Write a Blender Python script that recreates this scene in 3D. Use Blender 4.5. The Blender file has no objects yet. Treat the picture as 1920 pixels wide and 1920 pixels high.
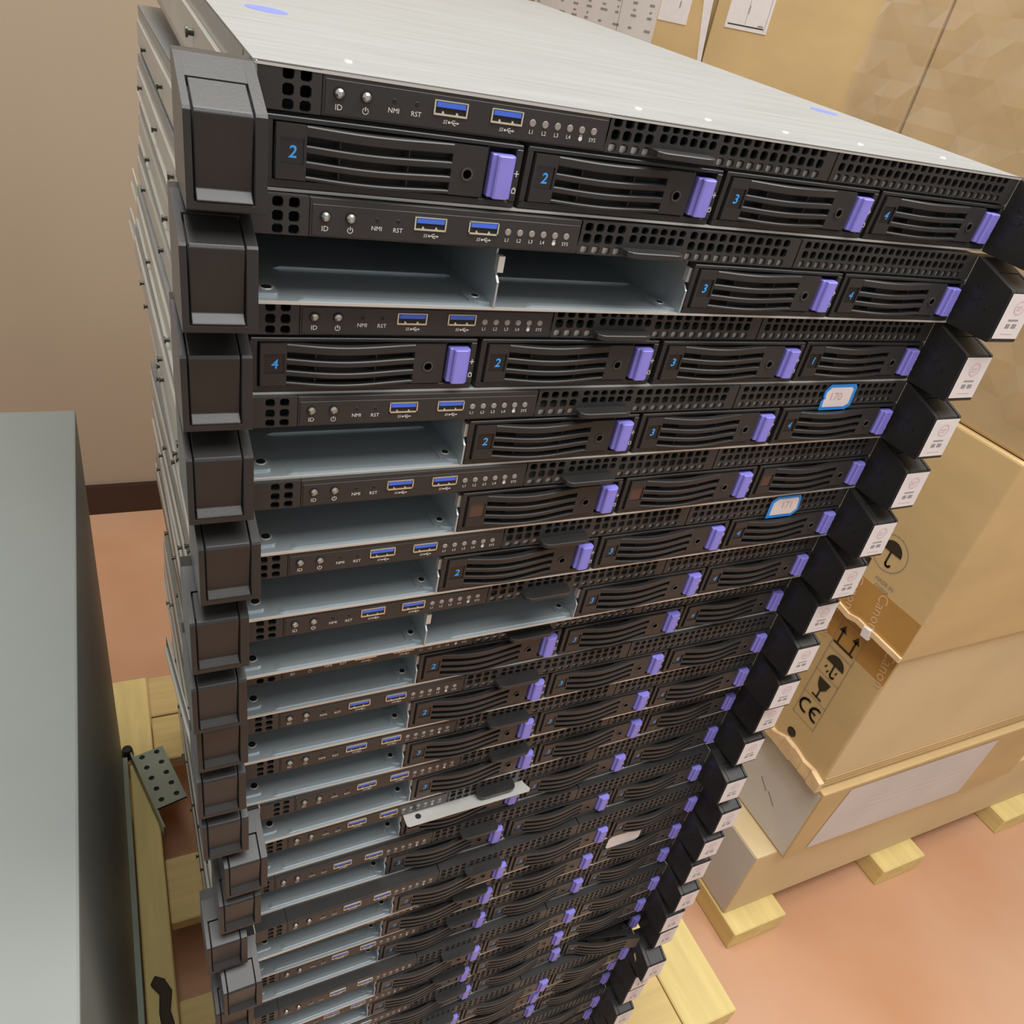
import bpy, bmesh, math, random
from mathutils import Matrix, Vector, Euler

random.seed(7)
scene = bpy.context.scene
col = scene.collection
MM = 0.001
FLOOR = 1297.0          # stack coordinates: z = 0 is the lid of the top server, floor at -1297 mm
PI = math.pi

# ------------------------------------------------------------------ camera
CAM_POS = (-53.10, -325.33, 36.10)
CAM_R = ((0.8955266581911154, -0.40519922738553477, 0.1839717113991769),      # right
         (-0.08891904671008244, -0.5680073404676869, -0.8182060035876427),    # down
         (0.43603372300906557, 0.7163666989055133, -0.5446956444638258))      # forward
cd = bpy.data.cameras.new('camera')
cam = bpy.data.objects.new('camera', cd)
col.objects.link(cam)
r, d, f = (Vector(v) for v in CAM_R)
m = Matrix.Identity(4)
for i in range(3):
    m[i][0], m[i][1], m[i][2] = r[i], -d[i], -f[i]
m.translation = Vector((CAM_POS[0] * MM, CAM_POS[1] * MM, (CAM_POS[2] + FLOOR) * MM))
cam.matrix_world = m
cd.sensor_width = 36.0
cd.sensor_fit = 'HORIZONTAL'
cd.lens = 1462.86 / 1920.0 * 36.0
cd.clip_start = 0.01
cd.clip_end = 50
scene.camera = cam

# ------------------------------------------------------------------ world, lights, exposure
w = bpy.data.worlds.new('room_light')
scene.world = w
w.use_nodes = True
bg = w.node_tree.nodes['Background']
bg.inputs[0].default_value = (1.0, 0.99, 0.975, 1)
bg.inputs[1].default_value = 0.58
scene.view_settings.view_transform = 'Standard'
scene.view_settings.look = 'None'
scene.view_settings.gamma = 1
scene.view_settings.use_curve_mapping = False
scene.view_settings.exposure = 0.0


def area(name, loc, target, sx, sy, power, color):
    ld = bpy.data.lights.new(name, 'AREA')
    ld.shape = 'RECTANGLE'
    ld.size, ld.size_y, ld.energy, ld.color = sx, sy, power, color
    o = bpy.data.objects.new(name, ld)
    col.objects.link(o)
    o.location = loc
    dv = Vector(target) - Vector(loc)
    o.rotation_euler = dv.to_track_quat('-Z', 'Y').to_euler()
    return o


area('ceiling_light', (0.1, 0.6, 2.75), (0.1, 0.6, 0), 1.3, 0.6, 22, (1.0, 0.985, 0.96))
area('ceiling_light', (0.7, -0.42, 2.75), (0.7, -0.42, 0), 2.2, 1.1, 58, (1.0, 0.985, 0.96))

# ------------------------------------------------------------------ materials


def lin(c):
    return tuple(((v / 255) / 12.92 if v / 255 <= 0.04045 else ((v / 255 + 0.055) / 1.055) ** 2.4) for v in c)


def mat(name, rgb, rough=0.5, metal=0.0, var=0.0, vscale=8.0, stretch=(1, 1, 1), bump=0.0, bscale=60.0, spec=0.5,
        rvar=0.0, rgb2=None, lo=0.35, hi=0.65, detail=4.0, coat=0.0, sheen=0.0, alpha=1.0, transmission=0.0):
    mt = bpy.data.materials.new(name)
    mt.use_nodes = True
    nt = mt.node_tree
    p = nt.nodes['Principled BSDF']
    c = lin(rgb)
    p.inputs['Base Color'].default_value = (*c, 1)
    p.inputs['Roughness'].default_value = rough
    p.inputs['Metallic'].default_value = metal
    p.inputs['Specular IOR Level'].default_value = spec
    p.inputs['Coat Weight'].default_value = coat
    p.inputs['Sheen Weight'].default_value = sheen
    p.inputs['Sheen Roughness'].default_value = 0.45
    p.inputs['Alpha'].default_value = alpha
    p.inputs['Transmission Weight'].default_value = transmission
    if var or bump or rvar or rgb2:
        tc = nt.nodes.new('ShaderNodeTexCoord')
        mp = nt.nodes.new('ShaderNodeMapping')
        mp.inputs['Scale'].default_value = stretch
        nt.links.new(tc.outputs['Object'], mp.inputs['Vector'])
        nz = nt.nodes.new('ShaderNodeTexNoise')
        nz.inputs['Scale'].default_value = vscale
        nz.inputs['Detail'].default_value = detail
        nt.links.new(mp.outputs[0], nz.inputs['Vector'])
        if var or rgb2:
            rp = nt.nodes.new('ShaderNodeValToRGB')
            e = rp.color_ramp.elements
            e[0].position, e[1].position = lo, hi
            if rgb2:
                c0, c1 = c, lin(rgb2)
            else:
                c0 = tuple(v * (1 - var) for v in c)
                c1 = tuple(min(1, v * (1 + var)) for v in c)
            e[0].color, e[1].color = (*c0, 1), (*c1, 1)
            nt.links.new(nz.outputs['Fac'], rp.inputs[0])
            nt.links.new(rp.outputs[0], p.inputs['Base Color'])
        if rvar:
            mr = nt.nodes.new('ShaderNodeMapRange')
            mr.inputs[3].default_value = max(0.02, rough - rvar)
            mr.inputs[4].default_value = min(1, rough + rvar)
            nt.links.new(nz.outputs['Fac'], mr.inputs[0])
            nt.links.new(mr.outputs[0], p.inputs['Roughness'])
        if bump:
            nb = nt.nodes.new('ShaderNodeTexNoise')
            nb.inputs['Scale'].default_value = bscale
            nb.inputs['Detail'].default_value = 3
            nt.links.new(mp.outputs[0], nb.inputs['Vector'])
            bp = nt.nodes.new('ShaderNodeBump')
            bp.inputs['Strength'].default_value = bump
            bp.inputs['Distance'].default_value = 0.002
            nt.links.new(nb.outputs['Fac'], bp.inputs['Height'])
            nt.links.new(bp.outputs[0], p.inputs['Normal'])
    return mt


BLACK = mat('black_plastic', (38, 36, 35), 0.38, sheen=0.07, var=0.12, vscale=40, bump=0.03, bscale=900, rvar=0.05)
PANEL = mat('black_metal_panel', (44, 42, 41), 0.42, sheen=0.06, var=0.08, vscale=30, bump=0.02, bscale=1200)
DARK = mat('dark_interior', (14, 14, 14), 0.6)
VOID = mat('keyhole_black', (4, 4, 4), 0.9, spec=0.0)
LOCKRING = mat('lock_ring', (70, 66, 64), 0.35)
STEEL = mat('galvanised_steel', (180, 190, 195), 0.36, metal=0.6, var=0.10, vscale=6, stretch=(1, 6, 1), rvar=0.06)
EDGE = mat('cut_steel_edge', (205, 203, 198), 0.35, metal=0.4)
LID = mat('zinc_lid', (150, 152, 151), 0.42, metal=0.25, var=0.05, vscale=5, stretch=(2.2, 30, 1), rvar=0.06, detail=6)
SIDE = mat('zinc_side', (184, 181, 172), 0.45, metal=0.2, var=0.07, vscale=9, stretch=(1, 0.6, 6))
RAIL = mat('bright_rail_steel', (196, 196, 188), 0.36, metal=0.4, var=0.05, vscale=10)
PURPLE = mat('violet_plastic', (140, 134, 226), 0.4, var=0.05, vscale=60)
USBBLUE = mat('usb_blue', (66, 110, 226), 0.35)
SHELL = mat('usb_shell', (222, 214, 190), 0.28, metal=0.7)
LENS = mat('indicator_lens', (150, 142, 136), 0.4)
CHROME = mat('button_metal', (186, 186, 180), 0.18, metal=0.9)
PRINT = mat('white_print', (226, 224, 220), 0.6)
NUMBLUE = mat('blue_print', (62, 166, 255), 0.5)
DOTBLUE = mat('blue_print_lid', (104, 116, 196), 0.5)
BADGE = mat('badge_plastic', (33, 30, 30), 0.22)
BADGEB = mat('badge_brown_reflection', (84, 62, 52), 0.3)  # brown reflection painted into the blank badges
LABEL = mat('label_paper', (222, 216, 214), 0.55, var=0.03, vscale=90)
PINK = mat('pale_pink_print', (214, 186, 196), 0.6)
GREYP = mat('grey_print', (150, 144, 146), 0.6)
STKBLUE = mat('sticker_blue', (40, 140, 228), 0.4)
STKW = mat('sticker_white', (226, 214, 212), 0.5)
STKR = mat('sticker_red_ink', (196, 150, 152), 0.5)
PCB = mat('green_board', (26, 74, 48), 0.5)
SCREW = mat('screw_steel', (70, 70, 62), 0.3, metal=0.8)
KRAFT = mat('kraft_board', (198, 169, 120), 0.72, var=0.07, vscale=5, stretch=(1, 1, 2), bump=0.12, bscale=25, detail=5)
KRAFT2 = mat('pale_and_lit_kraft', (210, 187, 144), 0.7, var=0.05, vscale=5, bump=0.08, bscale=25)  # own colour of the low carton; lit tone on carton R's front
KRAFTE = mat('torn_kraft_edge', (222, 190, 146), 0.8, var=0.12, vscale=40)
TAPE = mat('brown_tape', (178, 134, 72), 0.32, var=0.06, vscale=20, coat=0.3)
PALEINK = mat('pale_pink_ink', (218, 176, 134), 0.5)
INK = mat('black_ink', (44, 36, 24), 0.6)
INKGREY = mat('faded_ink', (136, 130, 120), 0.7)
SHEET = mat('white_paper', (206, 200, 196), 0.62, var=0.04, vscale=9, bump=0.1, bscale=10)
WOOD = mat('pale_pine', (220, 198, 132), 0.65, var=0.09, vscale=4, stretch=(12, 1.2, 12), bump=0.1, bscale=20, detail=6)
WOODX = mat('pale_pine_cross', (206, 180, 120), 0.65, var=0.09, vscale=4, stretch=(1.2, 12, 12), bump=0.1, bscale=20, detail=6)
FLOORM = mat('reddish_floor', (192, 140, 102), 0.42, vscale=2.2, rgb2=(206, 164, 134), lo=0.3, hi=0.7, detail=8, bump=0.02, bscale=30, rvar=0.08)
WALLM = mat('beige_wall', (164, 147, 126), 0.85, var=0.03, vscale=2)
SKIRT = mat('dark_baseboard', (52, 32, 22), 0.4)
PANELG = mat('grey_sheet_steel', (128, 133, 129), 0.5, metal=0.1, var=0.05, vscale=5)
BRKT = mat('bracket_steel', (140, 152, 142), 0.4, metal=0.5, var=0.06, vscale=20)
STRAP = mat('brown_strap', (58, 42, 28), 0.7)
ORANGE = mat('orange_tag', (236, 124, 34), 0.5)
CREAM = mat('cream_patch', (224, 206, 140), 0.5)

film = bpy.data.materials.new('clear_wrap_film')
film.use_nodes = True
nt = film.node_tree
nt.nodes.remove(nt.nodes['Principled BSDF'])
mixs = nt.nodes.new('ShaderNodeMixShader')
tr = nt.nodes.new('ShaderNodeBsdfTransparent')
tr.inputs[0].default_value = (0.93, 0.91, 0.88, 1)
gl = nt.nodes.new('ShaderNodeBsdfPrincipled')
gl.inputs['Base Color'].default_value = (0.66, 0.62, 0.57, 1)
gl.inputs['Roughness'].default_value = 0.12
lw = nt.nodes.new('ShaderNodeLayerWeight')
lw.inputs[0].default_value = 0.25
mr = nt.nodes.new('ShaderNodeMapRange')
mr.inputs[3].default_value = 0.07
mr.inputs[4].default_value = 0.6
nt.links.new(lw.outputs['Facing'], mr.inputs[0])
nt.links.new(mr.outputs[0], mixs.inputs[0])
nt.links.new(tr.outputs[0], mixs.inputs[1])
nt.links.new(gl.outputs[0], mixs.inputs[2])
nt.links.new(mixs.outputs[0], nt.nodes['Material Output'].inputs[0])
FILM = film

# ------------------------------------------------------------------ mesh helpers (all lengths in mm)


class MB:
    def __init__(s):
        s.v, s.f, s.mi, s.mats = [], [], [], []

    def m(s, mt):
        if mt not in s.mats:
            s.mats.append(mt)
        return s.mats.index(mt)

    def face(s, pts, mt):
        n = len(s.v)
        s.v += [tuple(p) for p in pts]
        s.f.append(tuple(range(n, n + len(pts))))
        s.mi.append(s.m(mt))

    def geo(s, verts, faces, mt):
        n = len(s.v)
        s.v += [tuple(p) for p in verts]
        k = s.m(mt)
        for q in faces:
            s.f.append(tuple(n + i for i in q))
            s.mi.append(k)

    def box(s, x0, x1, y0, y1, z0, z1, mt):
        v = [(x, y, z) for z in (z0, z1) for y in (y0, y1) for x in (x0, x1)]
        s.geo(v, [(0, 2, 3, 1), (4, 5, 7, 6), (0, 1, 5, 4), (1, 3, 7, 5), (3, 2, 6, 7), (2, 0, 4, 6)], mt)

    def prism(s, poly, axis, a, b, mt):
        """poly: 2D points; axis x: (y,z), axis y: (x,z), axis z: (x,y); extruded from a to b"""
        def P(p, t):
            return {'x': (t, p[0], p[1]), 'y': (p[0], t, p[1]), 'z': (p[0], p[1], t)}[axis]
        n = len(poly)
        v = [P(p, a) for p in poly] + [P(p, b) for p in poly]
        fs = [tuple(range(n - 1, -1, -1)), tuple(range(n, 2 * n))]
        fs += [(i, (i + 1) % n, n + (i + 1) % n, n + i) for i in range(n)]
        s.geo(v, fs, mt)

    def cyl(s, c, axis, rad, h, mt, n=14, r2=None):
        r2 = rad if r2 is None else r2
        ring = []
        for k, (rr, t) in enumerate(((rad, 0), (r2, h))):
            for i in range(n):
                a = 2 * PI * i / n
                u, w_ = rr * math.cos(a), rr * math.sin(a)
                ring.append({'x': (c[0] + t, c[1] + u, c[2] + w_), 'y': (c[0] + u, c[1] + t, c[2] + w_),
                             'z': (c[0] + u, c[1] + w_, c[2] + t)}[axis])
        fs = [tuple(range(n - 1, -1, -1)), tuple(range(n, 2 * n))]
        fs += [(i, (i + 1) % n, n + (i + 1) % n, n + i) for i in range(n)]
        s.geo(ring, fs, mt)

    def tube_ring(s, c, r0, r1, y0, y1, mt, n=18, a0=0.0, a1=2 * PI):
        """flat ring facing -y"""
        closed = abs(a1 - a0 - 2 * PI) < 1e-6
        k = n if closed else n + 1
        v = []
        for i in range(k):
            a = a0 + (a1 - a0) * i / n
            ca, sa = math.cos(a), math.sin(a)
            v += [(c[0] + r0 * ca, y0, c[1] + r0 * sa), (c[0] + r1 * ca, y0, c[1] + r1 * sa),
                  (c[0] + r0 * ca, y1, c[1] + r0 * sa), (c[0] + r1 * ca, y1, c[1] + r1 * sa)]
        fs = []
        for i in range(n):
            a, b = 4 * i, 4 * ((i + 1) % k)
            fs += [(a, a + 1, b + 1, b), (a + 1, a + 3, b + 3, b + 1), (a, b, b + 2, a + 2)]
        s.geo(v, fs, mt)

    def mesh(s, name):
        me = bpy.data.meshes.new(name)
        me.from_pydata([(x * MM, y * MM, z * MM) for x, y, z in s.v], [], s.f)
        for mt in s.mats:
            me.materials.append(mt)
        me.polygons.foreach_set('material_index', s.mi)
        me.validate()
        bm = bmesh.new()
        bm.from_mesh(me)
        bmesh.ops.remove_doubles(bm, verts=bm.verts, dist=1e-7)
        bmesh.ops.recalc_face_normals(bm, faces=bm.faces)
        bm.to_mesh(me)
        bm.free()
        return me


def soften(me, width_mm, seg=2, angle=40):
    bm = bmesh.new()
    bm.from_mesh(me)
    es = [e for e in bm.edges if len(e.link_faces) == 2 and e.calc_face_angle(0) > math.radians(angle)]
    bmesh.ops.bevel(bm, geom=es, offset=width_mm * MM, segments=seg, profile=0.6, affect='EDGES', clamp_overlap=True)
    bm.to_mesh(me)
    bm.free()
    return me


def add(name, me, parent=None, loc=(0, 0, 0), rot=None):
    o = bpy.data.objects.new(name, me)
    col.objects.link(o)
    o.location = Vector(loc) * MM
    if rot:
        o.rotation_euler = rot
    if parent is not None:
        o.parent = parent
    return o


def tag(o, label, cat=None, group=None, kind=None):
    if label:
        o['label'] = label
    if cat:
        o['category'] = cat
    if group:
        o['group'] = group
    if kind:
        o['kind'] = kind
    return o


def empty(name, loc, rz=0.0):
    o = bpy.data.objects.new(name, None)
    o.empty_display_size = 0.05
    col.objects.link(o)
    o.location = Vector(loc) * MM
    o.rotation_euler = (0, 0, rz)
    return o


_txt = {}


def text_geo(body, size, bold=0.0):
    key = (body, size, bold)
    if key not in _txt:
        cu = bpy.data.curves.new('lettering', 'FONT')
        cu.body, cu.size, cu.align_x, cu.align_y = body, size, 'CENTER', 'CENTER'
        cu.resolution_u = 2
        cu.offset = bold
        ob = bpy.data.objects.new('lettering', cu)
        col.objects.link(ob)
        bpy.context.view_layer.update()
        dg = bpy.context.evaluated_depsgraph_get()
        me = bpy.data.meshes.new_from_object(ob.evaluated_get(dg))
        _txt[key] = ([tuple(v.co) for v in me.vertices], [tuple(p.vertices) for p in me.polygons])
        bpy.data.objects.remove(ob)
        bpy.data.curves.remove(cu)
        bpy.data.meshes.remove(me)
    return _txt[key]


def put_text(mb, body, size, o, mt, U=(1, 0, 0), V=(0, 0, 1), shear=0.0, bold=0.0):
    v, fs = text_geo(body, size, bold)
    o, U, V = Vector(o), Vector(U), Vector(V)
    mb.geo([o + U * (p[0] + shear * p[1]) + V * p[1] for p in v], fs, mt)


def put_poly(mb, poly, o, mt, U=(1, 0, 0), V=(0, 0, 1), s=1.0):
    o, U, V = Vector(o), Vector(U), Vector(V)
    mb.face([o + U * (p[0] * s) + V * (p[1] * s) for p in poly], mt)


def put_stroke(mb, pts, wd, o, mt, U=(1, 0, 0), V=(0, 0, 1), s=1.0):
    for a, b in zip(pts[:-1], pts[1:]):
        a, b = Vector(a), Vector(b)
        t = (b - a)
        if t.length < 1e-9:
            continue
        t.normalize()
        n = Vector((-t.y, t.x)) * wd / 2
        e = t * wd * 0.3
        put_poly(mb, [a - n - e, b - n + e, b + n + e, a + n - e], o, mt, U, V, s)


def arc(cx, cy, rr, a0, a1, n=10):
    return [(cx + rr * math.cos(math.radians(a0 + (a1 - a0) * i / n)), cy + rr * math.sin(math.radians(a0 + (a1 - a0) * i / n)))
            for i in range(n + 1)]


# ================================================================== THE SETTING
def struct(name, mb):
    o = add(name, mb.mesh(name))
    o['kind'] = 'structure'
    return o


fl = MB(); fl.box(-2600, 3200, -3200, 1700, -40, 0, FLOORM); struct('floor', fl)
wb = MB(); wb.box(-2600, 3200, 1612, 1700, 0, 2800, WALLM); struct('wall_back', wb)
wr = MB(); wr.box(3100, 3200, -3200, 1612, 0, 2800, WALLM); struct('wall_right', wr)
bb = MB(); bb.box(-2600, 3100, 1596, 1612, 0, 84, SKIRT); struct('baseboard_back', bb)

# ================================================================== SERVERS
H = 44.5                # local frame: origin at the front-left bottom corner, z = 44.5 is the lid


def Z(z):
    return z + H


PITCH = 109.5


def vent_cells(mb, X0, X1, Z0, Z1, cxs, czs, hw, hh, mt, y=0.0, depth=2.0, ch=0.9):
    xs = [X0] + [(a + b) / 2 for a, b in zip(cxs[:-1], cxs[1:])] + [X1]
    zs = [Z0] + [(a + b) / 2 for a, b in zip(czs[:-1], czs[1:])] + [Z1]
    for i, cx in enumerate(cxs):
        for j, cz in enumerate(czs):
            x0, x1, z0, z1 = xs[i], xs[i + 1], zs[j], zs[j + 1]
            a0, a1, b0, b1 = cx - hw, cx + hw, max(cz - hh, z0 + 0.35), min(cz + hh, z1 - 0.35)
            oc = [(a0 + ch, b0), (a1 - ch, b0), (a1, b0 + ch), (a1, b1 - ch), (a1 - ch, b1), (a0 + ch, b1), (a0, b1 - ch), (a0, b0 + ch)]
            C_ = [(x0, z0), (x1, z0), (x1, z1), (x0, z1)]
            v = [(p[0], y, Z(p[1])) for p in C_] + [(p[0], y, Z(p[1])) for p in oc] + [(p[0], y + depth, Z(p[1])) for p in oc]
            fs = [(0, 1, 5, 4), (1, 6, 5), (1, 2, 7, 6), (2, 8, 7), (2, 3, 9, 8), (3, 10, 9), (3, 0, 11, 10), (0, 4, 11)]
            fs += [(4 + k, 4 + (k + 1) % 8, 12 + (k + 1) % 8, 12 + k) for k in range(8)]
            mb.geo(v, fs, mt)


def flange(mb, x0, x1, mt, zt=-0.08, zb=-15.4, dep=12):
    mb.face([(x0, 0, Z(-0.4)), (x1, 0, Z(-0.4)), (x1, 0, Z(zt)), (x0, 0, Z(zt))], mt)
    mb.face([(x0, 0, Z(zt)), (x1, 0, Z(zt)), (x1, dep, Z(zt)), (x0, dep, Z(zt))], mt)
    mb.face([(x0, 0, Z(zb)), (x1, 0, Z(zb)), (x1, dep, Z(zb)), (x0, dep, Z(zb))], mt)


ME = {}
# --- chassis: bottom tray, sides, back, bay ceiling, backplane, ribs
b = MB()
b.box(0, 440, 1.2, 705, Z(-44.4), Z(-43.4), STEEL)
b.box(0, 1.0, 0.5, 705, Z(-44.4), Z(-1.0), SIDE)
b.box(439, 440, 0.5, 705, Z(-44.4), Z(-1.0), SIDE)
b.box(0, 440, 704, 705, Z(-44.4), Z(-1.0), SIDE)
b.box(1, 439, 9, 170, Z(-16.2), Z(-15.6), STEEL)
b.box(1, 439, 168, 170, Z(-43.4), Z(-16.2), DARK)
b.box(150, 436, 1.9, 9, Z(-15.6), Z(-12.2), EDGE)          # pale ledge added behind the lowest row of grille holes to catch light
for bay in range(4):
    x0 = 4 + PITCH * bay
    b.prism([(x0 + 17, Z(-43.4)), (x0 + 105, Z(-43.4)), (x0 + 102, Z(-42.5)), (x0 + 20, Z(-42.5))], 'y', 2.6, 6.0, STEEL)
    b.prism([(x0 + 14, Z(-43.4)), (x0 + 102, Z(-43.4)), (x0 + 99, Z(-42.4)), (x0 + 17, Z(-42.4))], 'y', 42, 47, STEEL)
    b.box(x0 + 70, x0 + 84, 12, 13, Z(-17.6), Z(-16.2), STEEL)
b.box(40, 380, 9, 60, Z(-12), Z(-11), PCB)
ME['chassis'] = b.mesh('chassis')
b = MB(); b.box(0, 440, 0, 1.2, Z(-44.45), Z(-43.25), EDGE)
ME['front_lip'] = b.mesh('front_lip')
# --- lid
b = MB()
b.box(-0.4, 440.4, 12, 705, Z(-1.0), Z(0), LID)
b.box(-0.4, 0.4, 26, 705, Z(-9), Z(-0.5), LID)
b.box(439.6, 440.4, 26, 705, Z(-9), Z(-0.5), LID)
ME['lid'] = b.mesh('lid')
b.box(-0.4, 440.4, 2.0, 12, Z(-1.0), Z(0.02), LID)
b.box(0.5, 439.5, -0.3, 2.0, Z(-1.2), Z(-0.3), EDGE)
ME['lid_top'] = b.mesh('lid')
b = MB(); b.cyl((0, 0, 0), 'z', 2.1, 0.5, EDGE, 12, 1.7); ME['lid_screw'] = b.mesh('lid_screw')
b = MB(); b.cyl((0, 0, 0), 'z', 10.5, 0.08, DOTBLUE, 32); ME['touch_mark'] = b.mesh('touch_mark')
# --- small grille at the left end
b = MB()
vent_cells(b, 1, 24, -15.4, -0.4, [11.8, 18.2], [-13.4, -8.2, -2.7], 2.1, 2.15, PANEL)
flange(b, 1, 24, PANEL)
ME['vent_small'] = b.mesh('vent_grille')
# --- control panel
b = MB()
b.box(24.3, 149.6, 0.0, 12, Z(-15.4), Z(-0.08), PANEL)
b.box(25.2, 148.6, -0.35, 0.1, Z(-14.7), Z(-2.5), PANEL)
for x in (52, 61.2):
    b.cyl((x, -0.45, Z(-7)), 'y', 1.0, 0.3, DARK, 12)
ME['control_panel'] = soften(b.mesh('control_panel'), 0.18, 1)
b = MB()
put_text(b, 'ID', 3.0, (30.5, -0.45, Z(-11.9)), PRINT)
b.geo(*(lambda q: (q.v, q.f))((lambda q: (put_stroke(q, arc(0, 0, 1.1, 125, 415, 14), 0.36, (40.9, -0.45, Z(-11.9)), PRINT),
      put_stroke(q, [(0, 0.1), (0, 1.4)], 0.36, (40.9, -0.45, Z(-11.9)), PRINT), q)[-1])(MB())), PRINT)
put_text(b, 'NMI', 2.6, (52, -0.45, Z(-10.4)), PRINT)
put_text(b, 'RST', 2.6, (61.2, -0.45, Z(-10.6)), PRINT)
for x in (75.4, 100.3):
    put_text(b, 'SS', 2.0, (x - 1.7, -0.45, Z(-11.9)), PRINT, shear=0.2)
    o = (x + 1.4, -0.45, Z(-11.9))
    put_stroke(b, [(-1.2, 0), (2.2, 0)], 0.35, o, PRINT)
    put_stroke(b, [(-0.6, 0), (0.1, 0.8), (1.0, 0.8)], 0.3, o, PRINT)
    put_stroke(b, [(0.0, 0), (0.6, -0.8), (1.4, -0.8)], 0.3, o, PRINT)
    put_poly(b, arc(-1.4, 0, 0.5, 0, 330, 8), o, PRINT)
    put_poly(b, [(2.0, 0.5), (3.0, 0), (2.0, -0.5)], o, PRINT)
for k, t in enumerate(('L1', 'L2', 'L3', 'L4', None, 'SYS')):
    x = 112.5 + 6.04 * k
    if t:
        put_text(b, t, 2.3, (x, -0.45, Z(-11.3)), PRINT)
    else:
        put_poly(b, arc(x, Z(-11.3), 0.95, 0, 340, 12), (0, -0.45, 0), PRINT)
        put_stroke(b, arc(x, Z(-10.3), 0.6, 0, 180, 6), 0.3, (0, -0.45, 0), PRINT)
ME['lettering'] = b.mesh('lettering')
# buttons, usb, indicator
b = MB()
b.cyl((0, -0.3, 0), 'y', 2.35, -0.4, DARK, 16)
b.cyl((0, -0.5, 0), 'y', 1.95, -0.8, CHROME, 16, 1.75)
b.cyl((0, -1.3, 0), 'y', 1.75, -0.6, CHROME, 16, 0.9)
ME['button'] = b.mesh('button')
b = MB()
b.cyl((0, -0.3, 0), 'y', 1.55, -0.35, LENS, 16, 1.3)
ME['indicator_light'] = b.mesh('indicator_light')
b = MB()
W, Hh = 7.2, 2.75
b.box(-W, W, -0.9, -0.3, -Hh, -Hh + 0.7, SHELL)
b.box(-W, -W + 0.6, -0.9, -0.3, -Hh, Hh, SHELL)
b.box(W - 0.6, W, -0.9, -0.3, -Hh, Hh, SHELL)
b.box(-W, W, -0.9, -0.3, Hh - 0.35, Hh, SHELL)
b.box(-W + 0.5, W - 0.5, -0.42, -0.3, -Hh + 0.5, Hh - 0.2, DARK)
b.box(-W + 1.0, W - 1.0, -0.85, -0.3, 0.25, Hh - 0.55, USBBLUE)
for x in (-3.4, 2.6):
    b.prism([(x - 0.5, -Hh + 0.5), (x + 0.9, -Hh + 0.5), (x + 0.3, -Hh + 1.6), (x - 0.3, -Hh + 1.6)], 'y', -0.85, -0.3, SHELL)
ME['usb_port'] = b.mesh('usb_port')
# --- middle grille
b = MB()
vent_cells(b, 150.2, 177, -15.4, -0.4, [154.2 + 6.1 * k for k in range(4)], [-13.5, -7.9, -2.5], 2.15, 2.25, PANEL)
vent_cells(b, 177, 211.5, -10.0, -0.4, [180.1 + 5.7 * k for k in range(6)], [-6.6, -2.0], 2.0, 2.0, PANEL)
b.face([(177, 0, Z(-10)), (211.5, 0, Z(-10)), (211.5, 0, Z(-15.4)), (177, 0, Z(-15.4))], PANEL)
vent_cells(b, 211.5, 282.6, -15.4, -0.4, [215.9 + 6.28 * k for k in range(11)], [-13.5, -7.9, -2.5], 2.15, 2.25, PANEL)
b.face([(282.6, 0, Z(-15.4)), (288.2, 0, Z(-15.4)), (288.2, 0, Z(-0.4)), (282.6, 0, Z(-0.4))], PANEL)
b.face([(288.2, 0, Z(-15.4)), (288.2, 5, Z(-15.4)), (288.2, 5, Z(-0.4)), (288.2, 0, Z(-0.4))], PANEL)
flange(b, 150.2, 288.2, PANEL)
ME['vent_middle'] = b.mesh('vent_grille')
b = MB()
vent_cells(b, 289.2, 438.6, -15.4, -0.4, [294.6 + 6.02 * k for k in range(23)], [-13.3, -7.9, -2.5], 2.0, 2.15, PANEL)
flange(b, 289.2, 438.6, PANEL)
b.face([(289.2, 0, Z(-15.4)), (289.2, 5, Z(-15.4)), (289.2, 5, Z(-0.4)), (289.2, 0, Z(-0.4))], PANEL)
ME['vent_right'] = b.mesh('vent_grille')
b = MB()
poly = [(174.5, 6), (174.5, -3)] + [(174.5 + 5 - 5 * math.cos(math.radians(t)), -3 - 5 * math.sin(math.radians(t))) for t in (30, 60, 90)]
poly += [(209 - 5 + 5 * math.cos(math.radians(t)), -3 - 5 * math.sin(math.radians(t))) for t in (90, 60, 30, 0)] + [(209, 6)]
b.prism(poly, 'z', Z(-13.9), Z(-10.9), BLACK)
ME['pull_tab'] = soften(b.mesh('pull_tab'), 0.4, 1)

# --- drive caddy (bay 1 coordinates, x 4.2 .. 111.4)
b = MB()
b.box(4.4, 111.2, 0.0, 14, Z(-18.6), Z(-16.9), BLACK)
b.box(4.4, 111.2, 0.0, 14, Z(-42.9), Z(-40.2), BLACK)
b.box(4.4, 7.2, 0.0, 14, Z(-40.2), Z(-18.6), BLACK)
b.box(108.1, 111.2, -0.4, 14, Z(-40.2), Z(-18.6), BLACK)
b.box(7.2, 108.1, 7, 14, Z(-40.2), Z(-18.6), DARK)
b.box(5.0, 110.6, 14, 150, Z(-42.9), Z(-17.2), BLACK)
b.box(94.6, 96.0, 1.0, 8, Z(-40.2), Z(-18.6), DARK)
ME['caddy_body'] = soften(b.mesh('caddy_body'), 0.3, 1)


def bulge(x):
    """front of the lid: flat, swelling toward the viewer between x = 19 and 80"""
    if x <= 19 or x >= 82:
        return -1.2
    t = (x - 19) / 63.0
    return -1.2 - 4.0 * (math.sin(PI * t ** 0.8) ** 1.5)


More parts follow.
